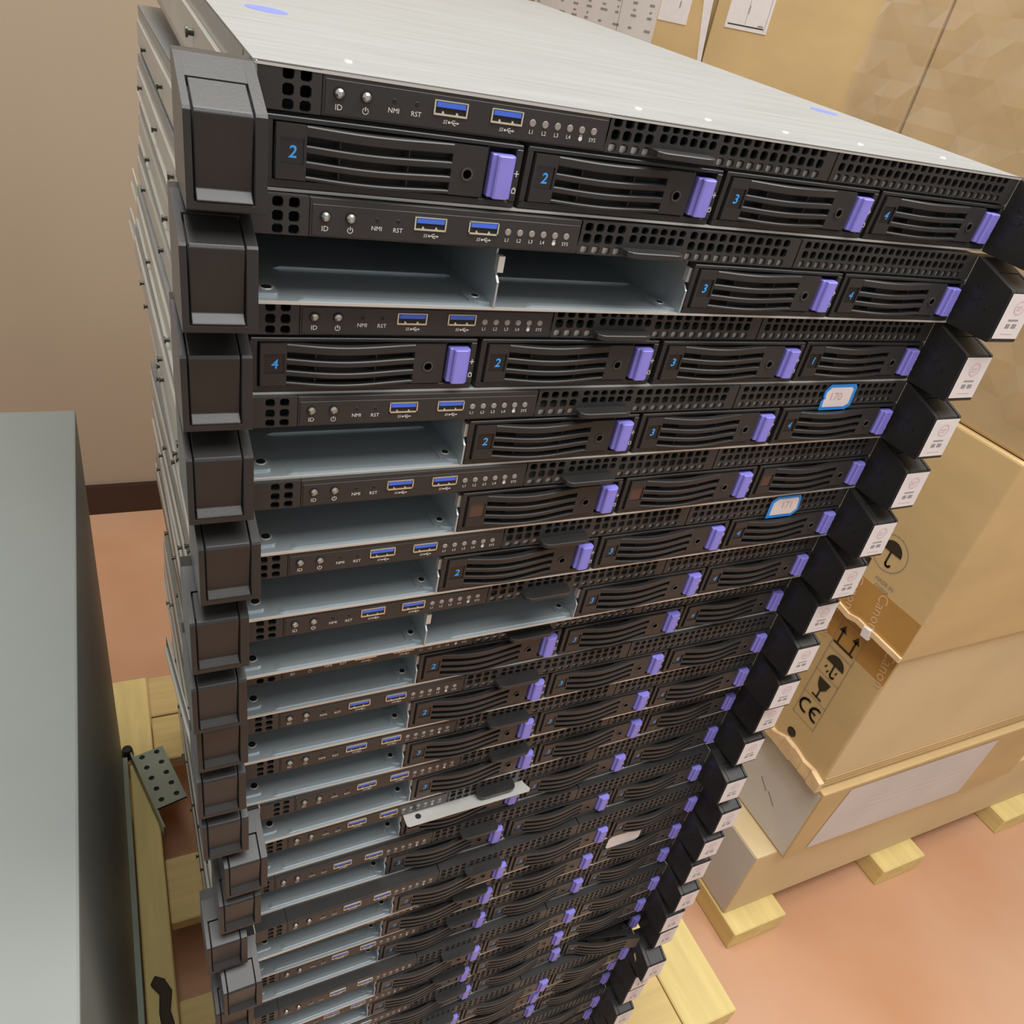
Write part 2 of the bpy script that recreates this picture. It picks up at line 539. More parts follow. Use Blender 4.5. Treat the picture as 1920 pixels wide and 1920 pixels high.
b = MB()
ribs = [(-23.3, -19.3), (-29.2, -26.3), (-34.7, -32.0), (-39.3, -37.6)]
N = 18
xs = [19.6 + (79.2 - 19.6) * i / N for i in range(N + 1)]
for z0, z1 in ribs:
    v, fs = [], []
    for x in xs:
        y = bulge(x)
        rr = 0.45
        v += [(x, y + 3.2, Z(z1)), (x, y + rr, Z(z1)), (x, y, Z(z1 - rr)), (x, y, Z(z0 + rr)), (x, y + rr, Z(z0)), (x, y + 3.2, Z(z0))]
    for i in range(N):
        for k in range(5):
            a, c = 6 * i + k, 6 * (i + 1) + k
            fs.append((a, a + 1, c + 1, c))
    b.geo(v, fs, BLACK)
for x in (32, 60):
    b.box(x, x + 0.5, bulge(x) + 2.2, 5, Z(-38), Z(-20), BLACK)
b.box(8.2, 19.6, -1.2, 4, Z(-39.3), Z(-33.6), BLACK)
b.box(8.2, 19.6, -1.2, 4, Z(-24.0), Z(-19.3), BLACK)
b.box(8.2, 9.6, -1.2, 4, Z(-33.6), Z(-24.0), BLACK)
b.box(18.6, 19.6, -1.2, 4, Z(-33.6), Z(-24.0), BLACK)
b.box(79.2, 94.4, -1.2, 4, Z(-39.3), Z(-19.3), BLACK)
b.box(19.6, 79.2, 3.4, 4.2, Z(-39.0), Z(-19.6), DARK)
ME['caddy_lid'] = b.mesh('lid')
b = MB()
b.tube_ring((86.4, Z(-30.4)), 1.9, 2.7, -1.75, -1.1, LOCKRING)
b.cyl((86.4, -1.3, Z(-30.4)), 'y', 1.95, 0.2, VOID, 16)
ME['key_lock'] = b.mesh('key_lock')
b = MB()
sec = [(97.0, 3.0), (97.0, -1.2), (98.6, -1.4), (98.8, -3.4), (99.6, -4.0), (105.2, -4.0), (107.2, -2.4), (107.7, -0.6), (107.6, 3.0)]
b.prism(sec, 'z', Z(-38.9), Z(-21.2), PURPLE)
ME['latch'] = soften(b.mesh('latch'), 0.35, 1, 60)
b = MB()
put_stroke(b, [(-1.0, 0), (1.0, 0)], 0.4, (109.7, -0.5, Z(-28.4)), PRINT)
put_stroke(b, [(0, -1.2), (0, 1.2)], 0.4, (109.7, -0.5, Z(-28.4)), PRINT)
put_stroke(b, [(-0.8, -1.3), (-0.8, 0.4), (0.8, 0.4), (0.8, -1.3), (-0.8, -1.3)], 0.35, (109.7, -0.5, Z(-35.2)), PRINT)
put_stroke(b, arc(0, 0.4, 0.6, 0, 180, 6), 0.35, (109.7, -0.5, Z(-35.2)), PRINT)
ME['marking'] = b.mesh('marking')
for n in ('1', '2', '3', '4', ''):
    b = MB()
    b.box(9.6, 18.6, -0.5, 3, Z(-33.6), Z(-24.0), BADGE if n else BADGEB)
    for s in ((9.8, 18.4, -24.35, -24.05), (9.8, 18.4, -33.5, -33.3)):
        b.box(s[0], s[1], -0.62, -0.4, Z(s[2]), Z(s[3]), BLACK)
    if n:
        put_text(b, n, 6.4, (14.6, -0.62, Z(-29.3)), NUMBLUE, shear=0.12, bold=0.03 if n == '4' else 0.12)
    ME['badge' + n] = b.mesh('number_badge')

# --- bay fittings
b = MB()
b.prism([(0, Z(-43.4)), (0, Z(-31)), (6, Z(-25.5)), (6, Z(-16.3)), (150, Z(-16.3)), (150, Z(-43.4))], 'x', -0.5, 0.5, STEEL)
b.prism([(0, 4), (-7.5, 6.5), (-9.3, 8), (-9.8, 10), (-9.8, 20), (0, 20)], 'z', Z(-43.4), Z(-42.2), STEEL)
b.cyl((-5.0, 12.6, Z(-42.2)), 'z', 2.5, 0.25, EDGE, 16, 2.3)
b.cyl((-5.0, 12.6, Z(-42.0)), 'z', 1.8, 0.12, DARK, 16)
b.box(-0.5, 2.6, 2.0, 5.5, Z(-27), Z(-19.5), EDGE)
ME['bay_divider'] = b.mesh('bay_divider')
b = MB()
pp = [(1, 24), (1, 6.6), (12.4, 6.6), (13.6, 7.1), (14.3, 8.4), (14.3, 24)]
b.prism(pp, 'z', Z(-43.4), Z(-42.1), STEEL)
b.cyl((10.2, 13.6, Z(-42.1)), 'z', 3.0, 0.3, EDGE, 18, 2.8)
b.cyl((10.2, 13.6, Z(-41.85)), 'z', 2.3, 0.12, DARK, 18)
ME['corner_tab'] = b.mesh('corner_tab')

# --- handles (left; the right one is mirrored about x = 220)
prof = [(8, -0.8), (0, -0.8), (-30.0, -11.4), (-30.8, -12.4), (-32, -43.6), (-31, -44.4), (8, -44.4)]
core = [(8, -2.0), (-12, -7.2), (-27, -12.2), (-27, -44), (8, -44.2)]


def handle_body(mir):
    X = (lambda x: 440 - x) if mir else (lambda x: x)
    q = MB()
    def ex(poly, a, c, mt):
        q.prism([(p[0], Z(p[1])) for p in poly], 'x', X(a), X(c), mt)
    ex(prof, -27.2, -24.7, BLACK)
    ex(prof, -4.4, -0.4, BLACK)
    ex([(8, -0.8), (0, -0.8), (-13.6, -5.7), (-13.6, -9), (8, -9)], -24.7, -4.4, BLACK)
    ex([(-20, -41.2), (-32, -41.2), (-32, -43.6), (-31, -44.4), (8, -44.4), (8, -41.2)], -24.7, -4.4, BLACK)
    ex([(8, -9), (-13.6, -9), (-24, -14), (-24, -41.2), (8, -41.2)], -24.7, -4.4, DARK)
    return q


def cover_mb(mir):
    X = (lambda x: 440 - x) if mir else (lambda x: x)
    q = MB()
    poly = [(-14.4, -6.0), (-30.0, -11.5), (-30.9, -12.8), (-29.0, -37.2), (-32.2, -40.3), (-32.2, -40.9), (-20, -40.9), (-20, -12)]
    q.prism([(p[0], Z(p[1])) for p in poly], 'x', X(-23.9), X(-5.2), BLACK)
    return q


ME['handle_left'] = soften(handle_body(False).mesh('handle'), 0.35, 1, 50)
hb = handle_body(True)
for yy, zz in ((-9, -16), (-14, -22), (-20, -27)):
    hb.cyl((440.4, yy, Z(zz)), 'x', 0.9, -0.3, SCREW, 10)
hb.box(440.1, 440.5, -13, -8, Z(-24), Z(-19), BLACK)
ME['handle_right'] = soften(hb.mesh('handle'), 0.35, 1, 50)
ME['cover_left'] = soften(cover_mb(False).mesh('handle_cover'), 0.4, 2, 20)
ME['cover_right'] = soften(cover_mb(True).mesh('handle_cover'), 0.4, 2, 20)
b = MB()
pa, pb = Vector((0, -30.9, Z(-13.3))), Vector((0, -29.1, Z(-36.9)))
dv = (pb - pa)
nrm = Vector((0, -1, -0.1)).normalized() * 0.25


def lp(x, t):
    q = pa + dv * t + nrm
    return (x, q.y, q.z)


pa, pb = Vector((0, -31.15, Z(-12.9))), Vector((0, -32.25, Z(-41.4)))
dv = (pb - pa)
b.face([lp(441.6, 0), lp(466.2, 0), lp(466.2, 1), lp(441.6, 1)], LABEL)
nrm = nrm * 1.4
for (x0, x1, t0, t1, mt) in ((449, 459, .56, .60, GREYP), (449, 453, .66, .76, GREYP), (455, 459.5, .66, .76, GREYP), (448, 460, .88, .90, PINK)):
    b.face([lp(x0, t0), lp(x1, t0), lp(x1, t1), lp(x0, t1)], mt)
for k in range(10):
    a0, a1 = 2 * PI * k / 10, 2 * PI * (k + 1) / 10
    b.face([lp(454.5 + 5.2 * math.cos(a0), .30 + .17 * math.sin(a0)), lp(454.5 + 5.2 * math.cos(a1), .30 + .17 * math.sin(a1)),
            lp(454.5 + 4.2 * math.cos(a1), .30 + .135 * math.sin(a1)), lp(454.5 + 4.2 * math.cos(a0), .30 + .135 * math.sin(a0))], PINK)
b.face([lp(451.5, .26), lp(457, .26), lp(457, .30), lp(451.5, .30)], PINK)
b.face([lp(451.5, .33), lp(456, .33), lp(456, .36), lp(451.5, .36)], PINK)
ME['asset_label'] = b.mesh('asset_label')

# --- slide rails and studs
for sgn, nm in ((-1, 'rail_left'), (1, 'rail_right')):
    b = MB()
    X = (lambda x: x) if sgn < 0 else (lambda x: 440 - x)
    b.box(min(X(-2.6), X(-0.2)), max(X(-2.6), X(-0.2)), 40, 700, Z(-35), Z(-13), SIDE)
    b.box(min(X(-5.0), X(-2.6)), max(X(-5.0), X(-2.6)), 60, 690, Z(-36), Z(-34.4), RAIL)
    ME[nm] = b.mesh('slide_rail')
    b = MB()
    b.box(min(X(-2.6), X(-0.2)), max(X(-2.6), X(-0.2)), 40, 700, Z(-35), Z(-13), SIDE)
    ME[nm + '_plain'] = b.mesh('slide_rail')
b = MB()
b.cyl((0, 0, 0), 'x', 1.7, -3.4, SCREW, 10)
b.cyl((-3.4, 0, 0), 'x', 2.8, -1.2, SCREW, 10)
ME['rail_stud'] = b.mesh('rail_stud')
POSE = [(0, 0, 0), (-3.26, -1.66, -.0028), (-4.53, 3.04, -.0006), (-4.46, 0.33, .0021), (-1.82, -2.07, .0118), (-6.88, -1.47, .0104),
        (-7.95, -0.65, .0166), (-5.91, 8.76, .0118), (-6.54, 9.58, .0016), (-5.01, 10.19, .0025), (5.86, 7.75, .0273),
        (2.26, 8.67, .0227), (-6.72, 5.81, .0096), (1.32, -6.43, .0248), (-2.75, 0.70, .0058), (-1.32, 1.39, .0062),
        (-2.8, -8.7, .0150), (-5.43, -6.9, .0138), (3.54, -9.47, .0267), (-6.0, -8.2, -.0060), (-4, -6, .010), (1, -4, .012),
        (-5, -8, .006), (-2, -5, .010), (-4, -7, .008), (-1, -6, .008)]
DRV = {1: '2234', 2: '--34', 3: '4231', 4: '-234', 5: '-bbb', 6: '-234', 7: '--34', 8: '-234', 9: '-234', 10: '-334', 11: '-334'}
ORD = ['topmost', 'second', 'third', 'fourth', 'fifth', 'sixth', 'seventh', 'eighth', 'ninth', 'tenth', 'eleventh', 'twelfth', 'thirteenth',
       'fourteenth', 'fifteenth', 'sixteenth', 'seventeenth', 'eighteenth', 'nineteenth', 'twentieth', 'twenty-first', 'twenty-second',
       'twenty-third', 'twenty-fourth', 'twenty-fifth', 'bottom']
LBL = {1: 'topmost black-fronted rack server, its pale steel lid showing, all four drives fitted',
       2: 'second rack server from the top of the stack, its two left bays empty',
       3: 'third rack server from the top of the stack, all four drive bays filled',
       4: 'fourth rack server from the top, left bay empty, blue-edged sticker on its right grille',
       5: 'fifth rack server from the top, left bay empty, its drives with blank badges toned by a brown reflection',
       6: 'sixth rack server from the top, blue-edged sticker on its right grille, left bay empty',
       7: 'seventh rack server from the top of the stack, its two left bays empty',
       12: 'twelfth rack server from the top, bright steel plate sticking out above its second drive',
       15: 'fifteenth rack server from the top, plain white sticker on its right grille',
       19: 'nineteenth rack server from the top, lid of its rightmost drive swung open',
       26: 'bottom rack server of the stack, resting on the wooden pallet'}
GRP = 'rack servers in the stack'
S1R = Matrix(((0.99998, 0.005224, -0.00343), (-0.005368, 0.999044, -0.043383), (0.0032, 0.0434, 0.999053)))
servers = []
for i in range(26):
    k = i + 1
    dx, dy, yw = POSE[i]
    if k == 1:
        R3 = S1R.copy()
        T = Vector((0.016, 0.097, 0.169))
    else:
        R3 = Matrix.Rotation(yw, 3, 'Z')
        T = Vector((dx, dy, -H * i)) - R3 @ Vector((7, 0, 0)) + Vector((7, 0, 0))
    base = T + R3 @ Vector((0, 0, -H)) + Vector((0, 0, FLOOR))
    root = empty('rack_server', base)
    root.rotation_euler = R3.to_euler()
    servers.append(root)
    tag(root, LBL.get(k, '%s rack server from the top of the stack, only its left drive bay empty' % ORD[i]), 'server', GRP)
    add('chassis', ME['chassis'], root)
    add('front_lip', ME['front_lip'], root)
    ld = add('lid', ME['lid_top' if k == 1 else 'lid'], root)
    if k == 1:
        for x in (40, 180, 222, 274, 330, 400):
            add('lid_screw', ME['lid_screw'], ld, (x, 27, H))
        for x in (28.5, 411.5):
            add('touch_mark', ME['touch_mark'], ld, (x, 146, H))
    add('vent_grille', ME['vent_small'], root)
    add('vent_grille', ME['vent_middle'], root)
    add('vent_grille', ME['vent_right'], root)
    cp = add('control_panel', ME['control_panel'], root)
    add('identify_button', ME['button'], cp, (30.5, 0, Z(-7)))
    add('power_button', ME['button'], cp, (40.9, 0, Z(-7)))
    for x in (75.4, 100.3):
        add('usb_port', ME['usb_port'], cp, (x, 0, Z(-6.9)))
    for q in range(6):
        add('indicator_light', ME['indicator_light'], cp, (112.5 + 6.04 * q, 0, Z(-7.8)))
    add('lettering', ME['lettering'], cp)
    add('pull_tab', ME['pull_tab'], root)
    for side in ('left', 'right'):
        h = add('handle', ME['handle_' + side], root)
        cv = add('handle_cover', ME['cover_' + side], h)
        if side == 'right':
            o = add('asset_label', ME['asset_label'], h)
            o['label'] = 'white asset label with pale pink print'
        rl = add('slide_rail', ME['rail_' + side + ('' if k in (3, 4, 6, 9, 12, 15, 18, 21) else '_plain')], root)
        if side == 'left':
            off = 25 * ((i * 7) % 5)
            for y in (180 + off, 330 + off, 520 + off):
                add('rail_stud', ME['rail_stud'], rl, (-2.2, y, Z(-20 - (i * 5) % 9)))
    for q in (1, 2, 3):
        add('bay_divider', ME['bay_divider'], root, (2.6 + PITCH * q, 0 if DRV.get(k, '-234')[q - 1] == '-' else 14, 0))
    spec = DRV.get(k, '-234')
    for q, ch in enumerate(spec):
        x0 = PITCH * q
        if ch == '-':
            if q == 0:
                add('corner_tab', ME['corner_tab'], root)
            continue
        push = 0.0 if (i * 4 + q) % 5 else -0.8
        c = add('drive_caddy', ME['caddy_body'], root, (x0 - 0.6, push, 0))
        lo = add('caddy_lid', ME['caddy_lid'], c)
        add('key_lock', ME['key_lock'], c)
        add('latch', ME['latch'], c)
        bd = add('number_badge', ME['badge' + ('' if ch == 'b' else ch)], c)
        add('marking', ME['marking'], c)
        if k == 19 and q == 3:
            for o in (lo, bd):
                piv = Vector((8.2, 0, 0))
                Rm = Matrix.Rotation(math.radians(-15), 3, 'Z')
                o.rotation_euler = (0, 0, math.radians(-15))
                o.location = (piv - Rm @ piv) * MM

# stickers and loose bits stuck to single servers


def sticker(root, pts, inner, word, name, label, mt_out, mt_in):
    q = MB()
    q.prism([(p[0], Z(p[1])) for p in pts], 'y', -0.9, -0.55, mt_out)
    if inner:
        cx = sum(p[0] for p in pts) / len(pts)
        cz = sum(p[1] for p in pts) / len(pts)
        q.prism([(cx + (p[0] - cx) * 0.83, Z(cz + (p[1] - cz) * 0.76)) for p in pts], 'y', -1.0, -0.8, mt_in)
        put_text(q, word, 8.0, (cx, -1.05, Z(cz)), STKR, shear=-0.1)
    o = add(name, q.mesh(name), root)
    o['label'] = label
    return o


sticker(servers[3], [(363.2, -19.0), (387.4, -19.0), (391.5, -16.2), (390.6, -2.6), (388.3, -0.5), (366, -0.5), (362.4, -5.0), (362.6, -8.8), (363.8, -10.5), (362.2, -13)],
        True, '170', 'price_sticker', 'blue-edged white sticker handwritten 170', STKBLUE, STKW)
sticker(servers[5], [(362.4, -18.4), (387.6, -18.6), (392.6, -14.0), (390.6, -2.4), (388.6, -0.3), (366.4, -0.3), (362.0, -4.2)],
        True, '171', 'price_sticker', 'blue-edged white sticker handwritten 171', STKBLUE, STKW)
sticker(servers[14], [(342, -19.6), (376, -19.6), (379.6, -16.4), (379.0, -3.6), (375.6, -0.6), (343, -0.6), (339.8, -3.6), (339.8, -16.6)],
        False, '', 'blank_sticker', 'plain white rounded sticker', LABEL, LABEL)
b = MB()
b.prism([(113, 8), (113, -9.6), (114.6, -11), (220, -11), (222, -9), (219, -2), (219, 8)], 'z', Z(-16.7), Z(-15.9), EDGE)
b.cyl((124, -4.4, Z(-15.9)), 'z', 2.4, 0.15, DARK, 16)
o = add('steel_plate', b.mesh('steel_plate'), servers[11]); o['label'] = 'bright steel plate'
b = MB(); b.prism([(-14, Z(-31)), (-8, Z(-26)), (-8, Z(-22)), (-13, Z(-27))], 'x', 439.5, 439.9, CREAM)  # added cream patch in the pallet's tone, beside the right handle
o = add('handle_patch', b.mesh('handle_patch'), servers[19]); o['label'] = 'small cream patch beside the handle'
b = MB(); b.prism([(449, 0), (460, 0), (457, 9), (453, 5)], 'y', -30.9, -30.6, ORANGE)
o = add('handle_patch', b.mesh('handle_patch'), servers[11], (0, 0, 4)); o['label'] = 'torn orange tag'
for idx, p0, p1, zc in ((5, (-6, 343), (-13, 838), -24), (6, (-6, 331), (-19, 843), -30), (11, (-6, 380), (-12.5, 676), -30), (13, (-6, 63), (-31, 351), -28)):
    q = MB()
    dx_, dy_, yw_ = POSE[idx]
    p0 = (p0[0] - dx_ + yw_ * p0[1], p0[1] - dy_)
    p1 = (p1[0] - dx_ + yw_ * p1[1], p1[1] - dy_)
    ln = math.hypot(p1[0] - p0[0], p1[1] - p0[1])
    q.box(-1.4, 0.6, 0, ln, -9, 9, RAIL)
    q.box(-4.2, -1.4, 0, ln, -9, -7.6, RAIL)
    add('rail_arm', soften(q.mesh('rail_arm'), 0.3, 1), servers[idx], (p0[0], p0[1], Z(zc)), (0, 0, math.atan2(p0[0] - p1[0], p1[1] - p0[1])))

# ================================================================== PALLET UNDER THE STACK
PT = 140.0


def pallet_board(root, x0, x1, y0, y1, z0, z1, mt):
    q = MB(); q.box(0, x1 - x0, 0, y1 - y0, 0, z1 - z0, mt)
    return add('board', soften(q.mesh('board'), 2.0, 1), root, (x0 - root.location.x / MM, y0 - root.location.y / MM, z0))


pal = empty('wooden_pallet', (220, 400, 0))
tag(pal, 'pale pine pallet carrying the tall stack of rack servers', 'pallet')
for a in ((-95, -57, -60, 644, WOOD), (-152, -57, 647, 842, WOOD), (606, 698, -46, 842, WOOD)):
    pallet_board(pal, a[0], a[1], a[2], a[3], PT - 42, PT, a[4])
for y0, y1 in ((640, 738), (742, 838), (345, 450), (150, 235), (-40, 60)):
    pallet_board(pal, -55, 604, y0, y1, PT - 22, PT, WOODX)
for x0, x1 in ((-95, -57), (260, 350), (606, 698)):
    for y0 in (-46, 352, 742):
        pallet_board(pal, x0, x1, y0, y0 + 96, 22, PT - 42, WOOD)
for x0, x1 in ((-95, -57), (260, 350), (520, 604), (606, 698)):
    pallet_board(pal, x0, x1, -200 if x0 == 520 else -46, 838, 0, 22, WOOD)
pallet_board(pal, 260, 350, -46, 838, PT - 42, PT - 22, WOOD)

# grey sheet-steel cabinet standing close to the left of the stack
b = MB(); b.box(-560, -104, -235, 640, 0, 820, PANELG)
gs = tag(add('steel_cabinet', soften(b.mesh('steel_cabinet'), 2.0, 2)), 'grey sheet-steel cabinet standing close to the left side of the stack', 'cabinet')
b = MB(); b.box(-104, -97, -235, 640, 141, 165, BRKT)
add('side_flange', b.mesh('side_flange'), gs)

# perforated steel angle
br = empty('perforated_bracket', (-64, 648, PT), math.radians(14))
tag(br, 'greenish perforated steel angle lying on the pallet beside the stack', 'bracket')
b = MB()
L0, L1 = -108, 10
xs_, ys_ = [-11, 13], [L0 + 14 + 24 * k for k in range(5)]
X0, X1 = -25, 25
bxs = [X0, 0, X1]
bys = [L0] + [(p + q) / 2 for p, q in zip(ys_[:-1], ys_[1:])] + [L1]
for ix, cx in enumerate(xs_):
    for iy, cy in enumerate(ys_):
        x0, x1, y0, y1 = bxs[ix], bxs[ix + 1], bys[iy], bys[iy + 1]
        oc = [(cx + 4.6 * math.cos(PI / 4 * t + PI / 8 - PI * 0.75), cy + 4.6 * math.sin(PI / 4 * t + PI / 8 - PI * 0.75)) for t in range(8)]
        zt = 8
        v = [(x0, y0, zt), (x1, y0, zt), (x1, y1, zt), (x0, y1, zt)] + [(p[0], p[1], zt) for p in oc] + [(p[0], p[1], zt - 3) for p in oc]
        fs = [(0, 1, 5, 4), (1, 6, 5), (1, 2, 7, 6), (2, 8, 7), (2, 3, 9, 8), (3, 10, 9), (3, 0, 11, 10), (0, 4, 11)]
        fs += [(4 + t, 4 + (t + 1) % 8, 12 + (t + 1) % 8, 12 + t) for t in range(8)]
        b.geo(v, fs, BRKT)
b.box(X0, X1, L0, L1, 4.4, 5, DARK)
add('perforated_plate', b.mesh('perforated_plate'), br)
b = MB(); b.box(-28, -25, L0 - 50, L1, 0, 26, BRKT)
add('flange', b.mesh('flange'), br)
b = MB(); b.cyl((-30, 14, 8), 'z', 10, 22, DARK, 14, 8)
o = add('rubber_foot', soften(b.mesh('rubber_foot'), 3, 2), br); o['label'] = 'black rubber foot'

# dark strap on the board
b = MB()
pts = [(-62, 205), (-66, 225), (-62, 250), (-70, 268), (-82, 276), (-88, 266), (-78, 250), (-80, 226), (-78, 203)]
b.prism(pts, 'z', 0, 7, STRAP)
tag(add('strap', soften(b.mesh('strap'), 2.5, 2), None, (0, 0, PT)), 'crumpled dark brown strap on the narrow pallet board beside the cabinet', 'strap')

# ================================================================== CARTONS ON THE RIGHT
LX = Vector((0, -1, 0))       # reading direction on a left (-x) face
UP = Vector((0, 0, 1))
skid = empty('wooden_skid', (1300, 700, 0))
tag(skid, 'low pale pine skid under the pile of cartons on the right', 'pallet')
for x0 in (832, 1215, 1600):
    pallet_board(skid, x0, x0 + 122, 76, 1590, 0, 47, WOOD)


def carton(name, x0, x1, y0, y1, z0, z1, label, mt, group=None, bev=3.0):
    q = MB(); q.box(x0 - x0, x1 - x0, 0, y1 - y0, 0, z1 - z0, mt)
    root = empty('carton', (x0, y0, z0))
    tag(root, label, 'carton', group)
    add('box', soften(q.mesh('box'), bev, 2), root)
    return root


def side_patch(root, name, y0, y1, z0, z1, mt, out=0.6, label=None):
    """patch on the left face; y, z in absolute stack coordinates (z from the floor)"""
    q = MB(); Lc = root.location / MM
    q.box(-out, 0, y0 - Lc.y, y1 - Lc.y, z0 - Lc.z, z1 - Lc.z, mt)
    o = add(name, q.mesh(name), root)
    if label:
        o['label'] = label
    return o


def lo_(root, x, y, z):
    Lc = root.location / MM
    return Vector((x - Lc.x, y - Lc.y, z - Lc.z))


G = 'brown cartons piled on the right'
Q = carton('Q', 835, 1850, 115, 1585, 47, 219, 'low wide carton at the foot of the pile, grey paper on its left side', KRAFT2, G)
side_patch(Q, 'paper_wrap', 118, 640, 52, 216, SHEET, 0.8, 'grey-white paper wrap')
P_ = carton('P', 880, 1500, 100, 720, 219, 392, 'carton with a white paper sheet, standing on the low wide carton', KRAFT, G)
ps = side_patch(P_, 'paper_sheet', 104, 330, 224, 384, SHEET, 0.8, 'white paper sheet with faint print')
b = MB()
for y, z in ((196, 300), (172, 290)):
    put_stroke(b, [(-9, 6), (10, -8)], 2.2, lo_(P_, 878.9, y, z), INKGREY, LX, UP)
add('print', b.mesh('print'), ps)
b = MB()
put_poly(b, [(925, 232), (1330, 226), (1330, 380), (945, 384)], lo_(P_, 0, 99.2, 0), SHEET)
o = add('front_sheet', b.mesh('front_sheet'), P_); o['label'] = 'white sheet under clear wrap'
b = MB()
for z in (300, 316, 330):
    put_stroke(b, [(1020, z), (1290, z - 14)], 3.0, lo_(P_, 0, 98.9, 0), LABEL)
add('wrap_crease', b.mesh('wrap_crease'), P_)

R_ = carton('R', 875, 1500, 112, 720, 393, 683, 'carton with a column of black handling symbols, above the white-sheeted carton', KRAFT, G)
b = MB()
SX = 874.1


def SY(y, z):
    return lo_(R_, SX, y, z)


o = SY(190, 643)      # this way up
for t in (-13, 13):
    put_stroke(b, [(t, -15), (t, 8)], 3.2, o, INK, LX, UP)
    put_poly(b, [(t - 7, 5), (t + 7, 5), (t, 17)], o, INK, LX, UP)
put_stroke(b, [(-19, -17), (19, -17)], 3.2, o, INK, LX, UP)
o = SY(188, 590)      # umbrella
put_poly(b, arc(0, 2, 17, 0, 180, 12), o, INK, LX, UP)
put_stroke(b, [(0, 2), (0, -15)] + arc(4, -15, 4, 180, 350, 6), 3, o, INK, LX, UP)
for t in ((-11, -7), (9, -5), (-5, -13)):
    put_stroke(b, [t, (t[0] - 2, t[1] - 4)], 2.4, o, INK, LX, UP)
o = SY(189, 542)      # glass
put_poly(b, [(-12, 17), (12, 17), (9, 4), (3, -3), (-3, -3), (-9, 4)], o, INK, LX, UP)
put_stroke(b, [(0, -3), (0, -17)], 3, o, INK, LX, UP)
put_stroke(b, [(-9, -18), (9, -18)], 3, o, INK, LX, UP)
o = SY(188, 496)      # CE
put_stroke(b, arc(-8, 0, 12, 75, 285, 10), 4.2, o, INK, LX, UP)
put_stroke(b, arc(14, 0, 12, 75, 285, 10), 4.2, o, INK, LX, UP)
put_stroke(b, [(3, 0), (12, 0)], 4, o, INK, LX, UP)
for z0, z1 in ((470, 518), (518, 566), (566, 614), (614, 668)):
    put_stroke(b, [(-23, z0), (23, z0), (23, z1), (-23, z1), (-23, z0)], 0.9, lo_(R_, SX, 189, 393) - Vector((0, 0, 393)) + Vector((0, 0, 0)), INKGREY, LX, UP)
o_ = add('handling_symbols', b.mesh('handling_symbols'), R_); o_['label'] = 'black printed handling symbols'
tp = side_patch(R_, 'packing_tape', 112, 420, 628, 683, TAPE, 0.5, 'brown packing tape')
b = MB()
for y in (122, 232):
    b = MB()
    put_text(b, 'Canon', 24, lo_(R_, 874.2, y, 650), PALEINK, Vector((0, -0.15, -1)), Vector((0, -1, 0.15)))
    tag(add('tape_print', b.mesh('tape_print'), tp), None, kind='stuff')
b = MB()
random.seed(3)
pts = []
for t in range(15):
    y = 108 + t * 22
    pts.append((y, 393 + 10 + random.uniform(-7, 12)))
for (a, c) in zip(pts[:-1], pts[1:]):
    b.prism([(a[0], 394), (c[0], 394), (c[0], c[1] + 14), (a[0], a[1] + 14)], 'x', 866 + random.uniform(-2, 3), 875, KRAFTE)
Lc = R_.location / MM
b.v = [(x - Lc.x, y - Lc.y, z - Lc.z) for x, y, z in b.v]
add('torn_flap', b.mesh('torn_flap'), R_)
b = MB(); b.cyl((-0.4, 196 - 112, 434 - 393), 'x', 9, 0.3, INK, 9)
add('hole', b.mesh('hole'), R_)
b = MB()
for z in (402, 409, 416):
    b.box(878 - 875, 1490 - 875, -1.6, 0, z - 393, z - 393 + 3, KRAFT)
add('taped_seam', b.mesh('taped_seam'), R_)
# front of R: same board, its stronger light painted as a paler kraft
b = MB(); b.box(3, 622, -0.6, 0, 28, 286, KRAFT2)
o = add('lit_front_face', b.mesh('lit_front_face'), R_); o['label'] = 'front face painted in its lit kraft tone'

S_ = carton('S', 862, 1500, 104, 925, 684, 1000, 'carton with printed packing tape and torn bottom edge, overhanging the symbol carton', KRAFT, G)
tp = side_patch(S_, 'packing_tape', 106, 560, 690, 752, TAPE, 0.5, 'brown packing tape')
b = MB()
for y in (165, 211, 262):
    b = MB()
    put_text(b, 'Canon', 22, lo_(S_, 861.2, y, 722), PALEINK, Vector((0, -0.15, -1)), Vector((0, -1, 0.15)))
    tag(add('tape_print', b.mesh('tape_print'), tp), None, kind='stuff')
b = MB()
o = lo_(S_, 861.4, 192, 806)
put_poly(b, arc(0, 2, 17, 0, 180, 12), o, INK, LX, UP)
put_stroke(b, [(0, 2), (0, -15)] + arc(4, -15, 4, 180, 350, 6), 3, o, INK, LX, UP)
put_stroke(b, arc(0, 0, 27, 0, 360, 24), 0.9, o, INKGREY, LX, UP)
o = lo_(S_, 861.4, 208, 742)
put_poly(b, [(-14, 10), (-4, 10), (-4, 26), (-14, 26)], o + Vector((0, 0, 14)), INK, LX, UP)
put_text(b, 'MADE IN', 8, o + Vector((0, -30, 22)), INKGREY, LX, UP)
put_text(b, 'CHINA', 8, o + Vector((0, -30, 12)), INKGREY, LX, UP)
add('printing', b.mesh('printing'), S_)
b = MB()
random.seed(5)
ys_t = [104 + 16 * t for t in range(24)]
zz = [random.uniform(-2.5, 2.5) for _ in ys_t]
for t in range(len(ys_t) - 1):
    b.prism([(ys_t[t], -1 + zz[t]), (ys_t[t + 1], -1 + zz[t + 1]), (ys_t[t + 1], 7 + zz[t + 1]), (ys_t[t], 7 + zz[t])], 'x', -4.5, 0, KRAFTE)
b.prism([(155, -6), (168, -7), (170, 8), (158, 9)], 'x', -7, 0, LABEL)
b.v = [(x, y - 104, z + 2) for x, y, z in b.v]
